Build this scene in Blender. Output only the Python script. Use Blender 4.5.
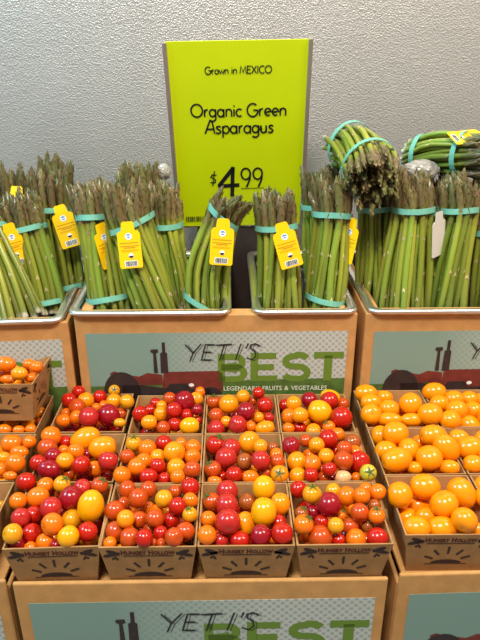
import bpy, bmesh, math, random
import numpy as np
from mathutils import Vector, Matrix, Euler

for o in list(bpy.data.objects): bpy.data.objects.remove(o)
scene = bpy.context.scene
COL = scene.collection
PI = math.pi
rnd = random.Random(7)

# ------------------------------------------------------------------ camera
CAM = np.array([.2328, -.4941, .5161]); FPX = 622.6; PITCH = .4138; YAW = .0172
cd = bpy.data.cameras.new('camera'); cam = bpy.data.objects.new('camera', cd); COL.objects.link(cam)
cd.sensor_fit = 'VERTICAL'; cd.sensor_height = 24; cd.lens = 24 * FPX / 640
cd.clip_start = .01
cam.location = CAM; cam.rotation_euler = (PI / 2 - PITCH, 0, -YAW)
scene.camera = cam
# ------------------------------------------------------------------ world, lamps, exposure
w = bpy.data.worlds.new('store_ambient'); scene.world = w; w.use_nodes = True
w.node_tree.nodes['Background'].inputs[0].default_value = (.88, .87, .86, 1)
w.node_tree.nodes['Background'].inputs[1].default_value = .32
def area(name, loc, target, sx, sy, power, col):
    l = bpy.data.lights.new(name, 'AREA'); l.shape = 'RECTANGLE'; l.size = sx; l.size_y = sy
    l.energy = power; l.color = col
    o = bpy.data.objects.new(name, l); COL.objects.link(o); o.location = loc
    o.rotation_euler = (Vector(target) - Vector(loc)).to_track_quat('-Z', 'Y').to_euler()
    return o
area('ceiling_lamp_main', (.05, -.70, 1.95), (.2, .3, .15), .40, .30, 48, (1, .95, .87))
area('ceiling_lamp_warm', (1.5, -.2, 1.9), (.35, .35, .2), .5, .5, 36, (1, .82, .64))
area('ceiling_lamp_cool', (-1.4, -.1, 1.7), (-.1, .6, .4), .6, .6, 38, (.26, .74, 1))
scene.view_settings.view_transform = 'Standard'; scene.view_settings.look = 'None'
scene.view_settings.exposure = 0.0; scene.view_settings.gamma = 1
scene.view_settings.use_curve_mapping = False

# ------------------------------------------------------------------ measuring helpers (a photo point at a known depth)
_F = np.array([math.sin(YAW) * math.cos(PITCH), math.cos(YAW) * math.cos(PITCH), -math.sin(PITCH)])
_R = np.array([math.cos(YAW), -math.sin(YAW), 0]); _U = np.cross(_R, _F)
def ray(px, py): return _F + _R * (px - 240) / FPX + _U * (320 - py) / FPX
def aty(px, py, Y):
    r = ray(px, py); return CAM + r * (Y - CAM[1]) / r[1]
def atz(px, py, z):
    r = ray(px, py); return CAM + r * (z - CAM[2]) / r[2]
def depth(P): return float((np.array(P) - CAM) @ _F)

# ------------------------------------------------------------------ materials
def lin(c):
    return tuple((v / 255 / 12.92) if v / 255 <= .04045 else ((v / 255 + .055) / 1.055) ** 2.4 for v in c) + (1,)
def mat(name, col, rough=.5, metal=0, spec=.5, bump=0, bscale=200, var=0, vscale=30, coat=0, trans=0):
    m = bpy.data.materials.new(name); m.use_nodes = True
    nt = m.node_tree; N = nt.nodes; L = nt.links; b = N['Principled BSDF']
    b.inputs['Base Color'].default_value = lin(col); b.inputs['Roughness'].default_value = rough
    b.inputs['Metallic'].default_value = metal; b.inputs['Specular IOR Level'].default_value = spec
    b.inputs['Coat Weight'].default_value = coat
    tc = N.new('ShaderNodeTexCoord')
    if var:
        n = N.new('ShaderNodeTexNoise'); n.inputs['Scale'].default_value = vscale; n.inputs['Detail'].default_value = 4
        L.new(tc.outputs['Object'], n.inputs['Vector'])
        hs = N.new('ShaderNodeHueSaturation'); hs.inputs['Color'].default_value = lin(col)
        mr = N.new('ShaderNodeMapRange'); mr.inputs[1].default_value = .3; mr.inputs[2].default_value = .7
        mr.inputs[3].default_value = 1 - var; mr.inputs[4].default_value = 1 + var
        L.new(n.outputs['Fac'], mr.inputs[0]); L.new(mr.outputs[0], hs.inputs['Value']); L.new(hs.outputs[0], b.inputs['Base Color'])
    if bump:
        n2 = N.new('ShaderNodeTexNoise'); n2.inputs['Scale'].default_value = bscale; n2.inputs['Detail'].default_value = 2
        L.new(tc.outputs['Object'], n2.inputs['Vector'])
        bp = N.new('ShaderNodeBump'); bp.inputs['Strength'].default_value = bump; bp.inputs['Distance'].default_value = .002
        L.new(n2.outputs['Fac'], bp.inputs['Height']); L.new(bp.outputs[0], b.inputs['Normal'])
    return m

M = {}
M['card'] = mat('cardboard', (192, 142, 84), .75, spec=.25, var=.12, vscale=45, bump=.08, bscale=300)
M['pint'] = mat('pint_cardboard', (164, 121, 74), .7, spec=.25, var=.14, vscale=60, bump=.06, bscale=400)
M['steel'] = mat('stainless_steel', (236, 233, 228), .36, metal=1, var=.05, vscale=40)
M['basin'] = mat('dark_pan_basin', (52, 48, 46), .3, metal=.6)  # inside of the pans, in a darker tone than the steel rim
M['stand'] = mat('black_stand', (22, 20, 20), .6)
M['lime'] = mat('lime_card', (206, 222, 0), .42, spec=.4, var=.03, vscale=12)
M['channel'] = mat('sign_channel', (168, 152, 138), .3, metal=.5)
M['board'] = mat('dark_board', (46, 34, 28), .6, var=.2, vscale=40)
M['ink'] = mat('black_ink', (18, 18, 18), .5)
M['printbrown'] = mat('brown_print', (52, 32, 24), .7)
M['printred'] = mat('maroon_print', (84, 22, 16), .7)
M['band'] = mat('teal_rubber', (112, 178, 156), .45, spec=.4, var=.12, vscale=50)
M['tag'] = mat('yellow_tag', (252, 200, 4), .4, spec=.4)
M['tagback'] = mat('tag_back', (205, 200, 190), .55)
M['tagline'] = mat('tag_print', (196, 138, 20), .5)
M['white'] = mat('white_print', (238, 238, 232), .5)
M['blue'] = mat('blue_print', (70, 140, 210), .5)
M['tractorred'] = mat('tractor_red', (112, 42, 30), .65, var=.25, vscale=60)
M['tractordark'] = mat('tractor_dark', (46, 34, 32), .65, var=.25, vscale=60)
M['yetiblack'] = mat('lettering_black', (34, 36, 32), .6)
M['best'] = mat('best_green', (98, 128, 38), .6)
M['grass'] = mat('printed_grass', (76, 104, 40), .65, var=.25, vscale=70)
M['cream'] = mat('cream_print', (216, 220, 190), .6)
M['calyx'] = mat('calyx_green', (74, 96, 34), .6, var=.2, vscale=400)
M['scar'] = mat('stem_scar', (120, 84, 40), .7)

# embossed steel back wall
def wall_mat():
    m = mat('embossed_steel_wall', (188, 183, 176), .45, metal=.62, var=.05, vscale=6)
    nt = m.node_tree; N = nt.nodes; L = nt.links; b = N['Principled BSDF']
    tc = N.new('ShaderNodeTexCoord'); v = N.new('ShaderNodeTexVoronoi'); v.feature = 'SMOOTH_F1'
    v.inputs['Scale'].default_value = 430; v.inputs['Smoothness'].default_value = .6
    n = N.new('ShaderNodeTexNoise'); n.inputs['Scale'].default_value = 120; n.inputs['Detail'].default_value = 3
    mx = N.new('ShaderNodeVectorMath'); mx.operation = 'MULTIPLY_ADD'
    mx.inputs[1].default_value = (.004, .004, .004)
    L.new(n.outputs['Color'], mx.inputs[0]); L.new(tc.outputs['Object'], mx.inputs[2]); L.new(tc.outputs['Object'], n.inputs['Vector'])
    L.new(mx.outputs[0], v.inputs['Vector'])
    bp = N.new('ShaderNodeBump'); bp.inputs['Strength'].default_value = .32; bp.inputs['Distance'].default_value = .003
    L.new(v.outputs['Distance'], bp.inputs['Height']); L.new(bp.outputs[0], b.inputs['Normal'])
    return m
M['wall'] = wall_mat()

# printed panel: plain teal at the left, staggered grey dots on pale paper at the right
def panel_mat():
    m = mat('printed_panel', (120, 146, 132), .6)
    nt = m.node_tree; N = nt.nodes; L = nt.links; b = N['Principled BSDF']
    tc = N.new('ShaderNodeTexCoord'); mp = N.new('ShaderNodeMapping'); mp.inputs['Rotation'].default_value = (0, PI / 4, 0)
    mp.inputs['Scale'].default_value = (1, 0, 1)
    v = N.new('ShaderNodeTexVoronoi'); v.inputs['Scale'].default_value = 150; v.inputs['Randomness'].default_value = 0
    L.new(tc.outputs['Object'], mp.inputs[0]); L.new(mp.outputs[0], v.inputs['Vector'])
    r = N.new('ShaderNodeMapRange'); r.inputs[1].default_value = .30; r.inputs[2].default_value = .40
    L.new(v.outputs['Distance'], r.inputs[0])
    dots = N.new('ShaderNodeMix'); dots.data_type = 'RGBA'
    dots.inputs[6].default_value = lin((154, 161, 155)); dots.inputs[7].default_value = lin((186, 190, 177))
    L.new(r.outputs[0], dots.inputs[0])
    sp = N.new('ShaderNodeSeparateXYZ'); L.new(tc.outputs['Object'], sp.inputs[0])
    g = N.new('ShaderNodeMapRange'); g.inputs[1].default_value = .10; g.inputs[2].default_value = .27
    L.new(sp.outputs['X'], g.inputs[0])
    mx = N.new('ShaderNodeMix'); mx.data_type = 'RGBA'; mx.inputs[6].default_value = lin((122, 150, 136))
    L.new(g.outputs[0], mx.inputs[0]); L.new(dots.outputs[2], mx.inputs[7]); L.new(mx.outputs[2], b.inputs['Base Color'])
    return m
M['panel'] = panel_mat()

# asparagus: colour runs along the spear (stored in the UV), each spear a little different
def spear_mat(name, stops, rough):
    m = mat(name, (110, 140, 50), rough, spec=.45)
    nt = m.node_tree; N = nt.nodes; L = nt.links; b = N['Principled BSDF']
    uv = N.new('ShaderNodeUVMap'); sp = N.new('ShaderNodeSeparateXYZ'); L.new(uv.outputs[0], sp.inputs[0])
    tc = N.new('ShaderNodeTexCoord'); n = N.new('ShaderNodeTexNoise'); n.inputs['Scale'].default_value = 160; n.inputs['Detail'].default_value = 3
    L.new(tc.outputs['Object'], n.inputs['Vector'])
    ad = N.new('ShaderNodeMath'); ad.operation = 'MULTIPLY_ADD'; ad.inputs[1].default_value = .10
    L.new(n.outputs['Fac'], ad.inputs[0]); L.new(sp.outputs['Y'], ad.inputs[2])
    sb = N.new('ShaderNodeMath'); sb.operation = 'SUBTRACT'; sb.inputs[1].default_value = .05; L.new(ad.outputs[0], sb.inputs[0])
    cr = N.new('ShaderNodeValToRGB'); e = cr.color_ramp.elements
    e[0].position = stops[0][0]; e[0].color = lin(stops[0][1]); e[1].position = stops[-1][0]; e[1].color = lin(stops[-1][1])
    for p, c in stops[1:-1]:
        q = e.new(p); q.color = lin(c)
    L.new(sb.outputs[0], cr.inputs[0])
    oi = N.new('ShaderNodeObjectInfo'); hs = N.new('ShaderNodeHueSaturation')
    a = N.new('ShaderNodeMapRange'); a.inputs[3].default_value = .462; a.inputs[4].default_value = .522
    c2 = N.new('ShaderNodeMapRange'); c2.inputs[3].default_value = .7; c2.inputs[4].default_value = 1.25
    mu = N.new('ShaderNodeMath'); mu.operation = 'MULTIPLY'; mu.inputs[1].default_value = 7.31
    fr = N.new('ShaderNodeMath'); fr.operation = 'FRACT'
    L.new(oi.outputs['Random'], a.inputs[0]); L.new(oi.outputs['Random'], mu.inputs[0]); L.new(mu.outputs[0], fr.inputs[0]); L.new(fr.outputs[0], c2.inputs[0])
    L.new(a.outputs[0], hs.inputs['Hue']); L.new(c2.outputs[0], hs.inputs['Value']); L.new(cr.outputs[0], hs.inputs['Color'])
    L.new(hs.outputs[0], b.inputs['Base Color'])
    return m
M['spear'] = spear_mat('asparagus_skin', [(0, (214, 206, 184)), (.05, (112, 124, 50)), (.3, (126, 140, 46)), (.62, (134, 148, 50)), (.72, (112, 118, 46)), (.80, (106, 100, 54)), (1, (96, 94, 50))], .28)
M['scale'] = spear_mat('asparagus_scale', [(0, (196, 180, 140)), (.5, (190, 174, 120)), (.68, (136, 122, 74)), (.85, (118, 98, 68)), (1, (132, 118, 76))], .5)

TC = {'r': ((178, 26, 9), 'red'), 'd': ((146, 14, 26), 'dark red'), 'p': ((178, 36, 30), 'pinkish red'), 'a': ((186, 68, 14), 'red-orange'),
      'o': ((228, 108, 8), 'orange'), 'O': ((236, 136, 8), 'golden orange'), 'y': ((218, 142, 14), 'yellow'), 'Y': ((236, 156, 4), 'bright yellow'),
      'b': ((158, 76, 26), 'brownish red'), 'g': ((186, 168, 46), 'greenish yellow'), 'w': ((226, 172, 118), 'pale peach'), 'k': ((242, 138, 4), 'orange')}
for k, (c, nme) in TC.items():
    M['tom_' + k] = mat('tomato_skin_' + nme.replace(' ', '_'), c, .2, spec=.5, var=.06, vscale=3)

# ------------------------------------------------------------------ object helpers
def tag(o, label=None, cat=None, group=None, kind=None):
    if label: o['label'] = label
    if cat: o['category'] = cat
    if group: o['group'] = group
    if kind: o['kind'] = kind
    return o
def link(name, me, parent=None, mw=None):
    o = bpy.data.objects.new(name, me); COL.objects.link(o)
    if parent is not None: o.parent = parent
    if mw is not None: o.matrix_local = mw
    return o
def mesh(name, vs, fs, mats, smooth=False, midx=None, uvs=None):
    me = bpy.data.meshes.new(name); me.from_pydata([tuple(v) for v in vs], [], fs)
    for m in (mats if isinstance(mats, (list, tuple)) else [mats]): me.materials.append(m)
    if midx is not None: me.polygons.foreach_set('material_index', midx)
    if smooth: me.polygons.foreach_set('use_smooth', [True] * len(fs))
    if uvs is not None:
        l = me.uv_layers.new(name='UVMap'); idx = np.empty(len(me.loops), int); me.loops.foreach_get('vertex_index', idx)
        l.data.foreach_set('uv', np.array(uvs, dtype=np.float32)[idx].ravel())
    me.update(); return me
def empty(name, loc=(0, 0, 0), rz=0):
    o = bpy.data.objects.new(name, None); COL.objects.link(o); o.location = loc; o.rotation_euler = (0, 0, rz); o.empty_display_size = .02
    return o
class MB:
    def __init__(s): s.v = []; s.f = []
    def add(s, vs, fs):
        n = len(s.v); s.v += [tuple(v) for v in vs]; s.f += [tuple(i + n for i in f) for f in fs]; return s
    def box(s, x0, x1, y0, y1, z0, z1):
        return s.add([(x, y, z) for x in (x0, x1) for y in (y0, y1) for z in (z0, z1)],
                     [(0, 1, 3, 2), (4, 6, 7, 5), (0, 4, 5, 1), (2, 3, 7, 6), (0, 2, 6, 4), (1, 5, 7, 3)])
    def poly(s, pts, y=0, t=0):             # flat shape in x-z facing -y, optional thickness t
        n = len(pts); a = [(x, y, z) for x, z in pts]
        if not t: return s.add(a, [tuple(range(n))])
        b = [(x, y + t, z) for x, z in pts]
        return s.add(a + b, [tuple(range(n)), tuple(range(2 * n - 1, n - 1, -1))] + [(i, i + n, (i + 1) % n + n, (i + 1) % n) for i in range(n)])
    def ribbon(s, pts, w, closed=False, y=0):
        P = [Vector(p) for p in pts]; n = len(P); L = []; R = []
        for i in range(n):
            if closed: d0 = P[i] - P[i - 1]; d1 = P[(i + 1) % n] - P[i]
            else:
                d0 = P[i] - P[i - 1] if i else P[1] - P[0]; d1 = P[i + 1] - P[i] if i < n - 1 else P[i] - P[i - 1]
            d0 = d0.normalized(); d1 = d1.normalized(); n0 = Vector((-d0.y, d0.x)); n1 = Vector((-d1.y, d1.x))
            m = n0 + n1
            if m.length < .2: m = n1.copy()
            m.normalize(); k = min(1 / max(m.dot(n1), .3), 1.8) * w / 2
            L.append(P[i] + m * k); R.append(P[i] - m * k)
        vs = [(p.x, y, p.y) for p in L] + [(p.x, y, p.y) for p in R]
        fs = [(i, (i + 1) % n, (i + 1) % n + n, i + n) for i in range(n if closed else n - 1)]
        return s.add(vs, fs)
    def me(s, name, m, smooth=False): return mesh(name, s.v, s.f, m, smooth)
    def build(s, name, m, parent=None, mw=None, smooth=False): return link(name, s.me(name, m, smooth), parent, mw)
def arc(cx, cy, rx, ry, a0, a1, n=12):
    return [(cx + rx * math.cos(math.radians(a0 + (a1 - a0) * i / n)), cy + ry * math.sin(math.radians(a0 + (a1 - a0) * i / n))) for i in range(n + 1)]
def bevel(o, wd=.002, seg=2):
    b = o.modifiers.new('bevel', 'BEVEL'); b.width = wd; b.segments = seg; b.limit_method = 'ANGLE'; return o

# stroke glyphs: (advance, strokes)
G = {
 'G': (.86, [arc(.42, .46, .40, .5, 48, 350, 18) + [(.80, .44), (.46, .46)]]),
 'r': (.40, [[(.08, .56), (.08, 0)], [(.08, .3)] + arc(.27, .33, .17, .22, 170, 70, 6)]),
 'o': (.58, [arc(.29, .28, .24, .28, 90, 450, 16)]),
 'w': (.74, [[(.02, .56), (.2, .01), (.37, .5), (.54, .01), (.72, .58)]]),
 'n': (.56, [[(.08, .56), (.08, 0)], [(.08, .34)] + arc(.28, .34, .2, .22, 160, 0, 8) + [(.48, 0)]]),
 'i': (.22, [[(.1, .56), (.1, 0)], [(.09, .76), (.12, .84)]]),
 'M': (.92, [[(.04, 0), (.16, .98), (.45, .16), (.74, .98), (.86, 0)]]),
 'E': (.62, [[(.56, .97), (.08, .97), (.08, .02), (.58, .02)], [(.08, .52), (.5, .52)]]),
 'X': (.74, [[(.04, 1), (.68, 0)], [(.66, 1), (.04, 0)]]),
 'I': (.28, [[(.12, 1), (.12, 0)]]),
 'C': (.78, [arc(.44, .49, .4, .49, 50, 310, 16)]),
 'O': (.94, [arc(.45, .49, .42, .49, 90, 450, 22)]),
 'g': (.60, [arc(.27, .29, .23, .27, 30, 390, 14), [(.5, .58), (.5, -.1)] + arc(.26, -.14, .24, .2, 0, -150, 8)]),
 'a': (.60, [arc(.27, .28, .23, .28, 30, 390, 14), [(.5, .58), (.5, 0), (.56, 0)]]),
 'c': (.50, [arc(.28, .28, .24, .28, 50, 310, 12)]),
 'e': (.56, [[(.06, .26), (.5, .34)] + arc(.28, .3, .22, .27, 10, 310, 14)]),
 'A': (.78, [[(.02, 0), (.4, 1), (.56, .9), (.72, 0)], [(.14, .34), (.66, .34)]]),
 's': (.46, [[(.38, .48), (.26, .56), (.12, .52), (.09, .42), (.18, .32), (.32, .24), (.37, .13), (.28, .02), (.14, 0), (.03, .07)]]),
 'p': (.60, [[(.08, .58), (.08, -.34)], arc(.31, .28, .23, .28, 160, -160, 14)]),
 'u': (.58, [[(.07, .56), (.07, .2)] + arc(.26, .2, .19, .2, 180, 360, 8) + [(.45, .56)], [(.45, .56), (.47, 0)]]),
 '4': (.90, [[(.66, 1), (.05, .34)], [(.02, .33), (.88, .37)], [(.63, 1.02), (.58, -.05)]]),
 '9': (.66, [arc(.30, .70, .25, .29, 20, 380, 16), [(.55, .78), (.52, .4), (.34, .0)]]),
 '$': (.5, [[(.42, .72), (.2, .76), (.12, .6), (.36, .42), (.34, .24), (.08, .24)], [(.32, 1), (.2, 0)]]),
 ' ': (.34, []),
}
def strokes_text(mb, s, x, z, size, wd, y=0, width=None):
    adv = sum(G[c][0] for c in s); k = size if width is None else width / adv
    for c in s:
        a, st = G[c]
        for line in st: mb.ribbon([(x + px * k, z + pz * size) for px, pz in line], wd, y=y)
        x += a * k
    return mb
_txt = {}
def font_mesh(name, segs, material, bold=0.0, xs=1.0):
    """segs: [(text, size)] set one after another on one baseline; centred on x, flat in x-z"""
    vs = []; fs = []; x = 0
    for t, sz in segs:
        cu = bpy.data.curves.new('t', 'FONT'); cu.body = t; cu.size = sz; cu.offset = bold * sz; cu.resolution_u = 2
        ob = bpy.data.objects.new('t', cu); COL.objects.link(ob)
        dg = bpy.context.evaluated_depsgraph_get(); dg.update()
        me = bpy.data.meshes.new_from_object(ob.evaluated_get(dg))
        if len(me.vertices):
            n = len(vs); xm = max(v.co.x for v in me.vertices)
            vs += [(x + v.co.x * xs, 0, v.co.y) for v in me.vertices]; fs += [tuple(i + n for i in p.vertices) for p in me.polygons]
            x += (xm + .06 * sz) * xs
        else: x += .3 * sz
        bpy.data.meshes.remove(me); bpy.data.objects.remove(ob); bpy.data.curves.remove(cu)
    x0 = min(v[0] for v in vs); x1 = max(v[0] for v in vs)
    return mesh(name, [(v[0] - (x0 + x1) / 2, 0, v[2]) for v in vs], fs, material), x1 - x0

# ================================================================== structure
b = MB(); b.box(-1.6, 2.1, .668, .70, -.6, 1.5)
tag(b.build('wall_back', M['wall']), 'grey embossed steel back wall behind the asparagus', kind='structure')
b = MB(); b.box(-1.0, 1.5, -.02, .66, -.26, -.202)
b.box(-1.0, 1.5, .322, .66, -.202, -.0285)
tag(b.build('display_stand', M['stand']), 'black stepped display stand under the printed boxes', 'stand')

# ================================================================== printed boxes
def art_parts():
    A = {}
    b = MB(); b.poly([(.0137, -.172), (.388, -.172), (.388, -.0268), (.0137, -.0285)][::1], 0, .0003); A['printed_panel'] = (b.me('printed_panel', M['panel']), -.0004)
    b = MB(); b.poly([(.0137, -.172), (.388, -.172), (.388, -.103), (.34, -.1035), (.25, -.105), (.19, -.108), (.10, -.112), (.0137, -.114)]); A['printed_ground'] = (b.me('printed_ground', M['grass']), -.0006)
    b = MB()
    b.poly([(.2115, -.062), (.2115, -.108), (.2015, -.108), (.2015, -.062)])
    b.ribbon([(.206, -.0665), (.226, -.0665)] + arc(.227, -.0752, .010, .0087, 90, -90, 8) + [(.206, -.084)], .0095)
    b.ribbon([(.206, -.084), (.229, -.084)] + arc(.229, -.0937, .0105, .0097, 90, -90, 8) + [(.206, -.1034)], .0098)
    b.poly([(.249, -.0605), (.249, -.1075), (.260, -.1075), (.260, -.0605)])
    for z in (-.0655, -.0838, -.1025): b.ribbon([(.2595, z), (.286 if z > -.07 else .283 if z > -.09 else .2885, z)], .0095)
    b.ribbon(arc(.317, -.0735, .0155, .0095, 25, 90, 4) + arc(.313, -.0745, .0130, .0085, 90, 270, 8) + arc(.318, -.0935, .0145, .0105, 90, -90, 8) + arc(.313, -.0935, .0155, .0095, 250, 205, 4), .0098)
    b.ribbon([(.341, -.065), (.3845, -.065)], .0105); b.ribbon([(.3622, -.0655), (.3622, -.107)], .012)
    A['green_lettering'] = (b.me('green_lettering', M['best']), -.0008)
    b = MB()
    Y = {'Y': [[(.155, -.046), (.166, -.060)], [(.178, -.045), (.166, -.060), (.161, -.073)]],
         'E': [[(.197, -.0465), (.184, -.0465), (.178, -.071), (.192, -.071)], [(.181, -.0585), (.192, -.0585)]],
         'T': [[(.199, -.0475), (.222, -.046)], [(.211, -.047), (.204, -.0725)]],
         'I': [[(.235, -.0455), (.227, -.072)]], '1': [[(.2455, -.045), (.2425, -.053)]],
         'S': [[(.262, -.050), (.256, -.0455), (.250, -.0475), (.249, -.053), (.2555, -.059), (.2565, -.066), (.251, -.0715), (.243, -.068)]]}
    for st in Y.values():
        for l in st:
            b.ribbon(l, .0019); b.ribbon([(x + .0036, z - .0012) for x, z in l], .0007)
    A['black_lettering'] = (b.me('black_lettering', M['yetiblack']), -.0011)
    me, wd = font_mesh('cream_lettering', [('LEGENDARY', .0105), (' ', .0105), ('FRUITS', .0105), (' ', .0105), ('&', .0105), (' ', .0105), ('VEGETABLES', .0105)], M['cream'], .012, .85)
    for v in me.vertices: v.co.x = v.co.x * .153 / wd + .286; v.co.z += -.1225
    A['cream_lettering'] = (me, -.0011)
    b = MB()   # red bodywork of the printed tractor
    b.poly([(.118, -.128), (.206, -.128), (.2085, -.118), (.208, -.094), (.203, -.0895), (.122, -.0905)])
    b.poly([(.046, -.112), (.120, -.112), (.120, -.095), (.098, -.092), (.086, -.098), (.066, -.094), (.050, -.089), (.044, -.092)])
    A['tractor_body'] = (b.me('tractor_body', M['tractorred']), -.0008)
    b = MB()
    b.poly([(.118, -.092), (.129, -.092), (.1285, -.06), (.126, -.058), (.126, -.0425), (.1215, -.0425), (.1215, -.058), (.1185, -.06)])
    b.poly([(.108, -.092), (.114, -.092), (.1125, -.06), (.116, -.058), (.115, -.053), (.105, -.054), (.105, -.058), (.1085, -.06)])
    b.poly(arc(.060, -.124, .027, .034, 0, 360, 24)[:-1]); b.poly(arc(.190, -.134, .018, .018, 0, 360, 18)[:-1])
    b.poly([(.06, -.135), (.19, -.135), (.19, -.119), (.16, -.119), (.155, -.110), (.130, -.110), (.125, -.118), (.09, -.112), (.06, -.112)])
    A['tractor_engine'] = (b.me('tractor_engine', M['tractordark']), -.0010)
    b = MB(); b.poly(arc(.162, -.1125, .004, .003, 0, 360, 14)[:-1]); A['headlight'] = (b.me('headlight', M['white']), -.0012)
    return A
ART = art_parts()
def make_carton_body(wd, dp, h, t=.005, low=False):
    b = MB()
    top = -.0165 if low else 0
    for (x0, x1, y0, y1) in ((0, wd, 0, t), (0, wd, dp - t, dp), (0, t, t, dp - t), (wd - t, wd, t, dp - t)): b.box(x0, x1, y0, y1, -h, 0 if y1 == t else top)
    b.box(t, wd - t, t, dp - t, -h, -h + t)
    # folded-over top flanges
    if not low: b.box(t, wd - t, t, .022, -.004, 0); b.box(t, .022, .022, dp - t, -.004, 0); b.box(wd - .022, wd - t, .022, dp - t, -.004, 0)
    return b.me('box_body', M['card'])
BODY = make_carton_body(.4, .3, .2); BODYL = make_carton_body(.4, .3, .2, low=True)
def carton(loc, rz, label, deck=None):
    e = empty('printed_box', loc, rz); tag(e, label, 'box', 'printed produce boxes')
    bevel(link('body', BODY if deck is None else BODYL, e), .0035, 3)
    p = None
    for k in ('printed_panel', 'printed_ground', 'green_lettering', 'black_lettering', 'cream_lettering', 'tractor_body', 'tractor_engine', 'headlight'):
        me, y = ART[k]
        o = link(k, me, e if p is None else p, Matrix.Translation((0, y if p is None else y + .0004, 0)))
        if p is None: p = o
    if deck is not None:
        d = MB(); d.box(.006, .394, .006, .2945, deck - .004, deck); d.build('inner_lid', M['card'], e)
    return e
UZ = .1715
carton((.0130, .3105, UZ), 0, 'upper printed box in the middle, under two asparagus pans')
carton((.4250, .3105, UZ), 0, 'upper printed box at the right edge, under the right asparagus pan')
a4 = math.radians(3.5)
carton((.0050 - .4 * math.cos(a4), .3085 - .4 * math.sin(a4), UZ - .009), a4, 'upper printed box at the left edge, behind the stacked orange carton')
carton((0, 0, -.0035), 0, 'lower printed box in the middle, under the mixed tomato cartons', -.0093)
carton((.4124, .003, -.0015), math.radians(1.2), 'lower printed box at the right, under the orange tomato cartons', -.0093)
carton((-.4084, .004, -.0035), 0, 'lower printed box cut off at the left edge', -.0093)

# ================================================================== steel pans
def rrect(x0, x1, y0, y1, r, n=6):
    out = []
    for cx, cy, a in ((x1 - r, y1 - r, 0), (x0 + r, y1 - r, 90), (x0 + r, y0 + r, 180), (x1 - r, y0 + r, 270)):
        out += [(cx + r * math.cos(math.radians(a + 90 * i / n)), cy + r * math.sin(math.radians(a + 90 * i / n))) for i in range(n + 1)]
    return out
def pan(loc, rz, wd, dp, label, floor=-.034):
    e = empty('steel_pan', loc, rz); tag(e, label, 'pan', 'stainless steel asparagus pans')
    prof = [(0.0015, -.006), (0, -.003), (.0012, .0002), (.004, .001), (.010, -.0002), (.0125, -.002), (.0145, -.007), (.018, floor + .008), (.0215, floor + .002), (.028, floor)]
    vs = []; fs = []; n = None
    for k, (i, z) in enumerate(prof):
        l = rrect(i, wd - i, i, dp - i, max(.012, .018 - i * .2)); n = len(l); vs += [(x, y, z) for x, y in l]
    for k in range(len(prof) - 1):
        for j in range(n): fs.append((k * n + j, k * n + (j + 1) % n, (k + 1) * n + (j + 1) % n, (k + 1) * n + j))
    fs.append(tuple(range((len(prof) - 1) * n, len(prof) * n)))
    R = 5 * n
    rim = mesh('rim', vs[:6 * n], [f for f in fs if max(f) < 6 * n], M['steel'], True)
    bas = mesh('basin', vs[R:], [tuple(i - R for i in f) for f in fs if min(f) >= R], M['basin'], True)
    for nm, me in (('rim', rim), ('basin', bas)):
        o = link(nm, me, e); s = o.modifiers.new('s', 'SOLIDIFY'); s.thickness = .0009; s.offset = -1
    return e
PZ = .178
pan((.0055, .3025, PZ), 0, .2295, .284, 'wide steel pan in the middle holding four asparagus bunches, left of the gap')
pan((.2635, .3035, PZ), 0, .150, .283, 'narrow steel pan in the middle, right of the gap below the sign')
pan((.4262, .3025, PZ), 0, .390, .284, 'steel pan at the right edge under two upright asparagus bunches')
pan((.0005 - .39 * math.cos(a4), .3005 - .39 * math.sin(a4), PZ - .009), a4, .390, .284, 'steel pan at the left edge with leaning asparagus bunches')

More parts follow.
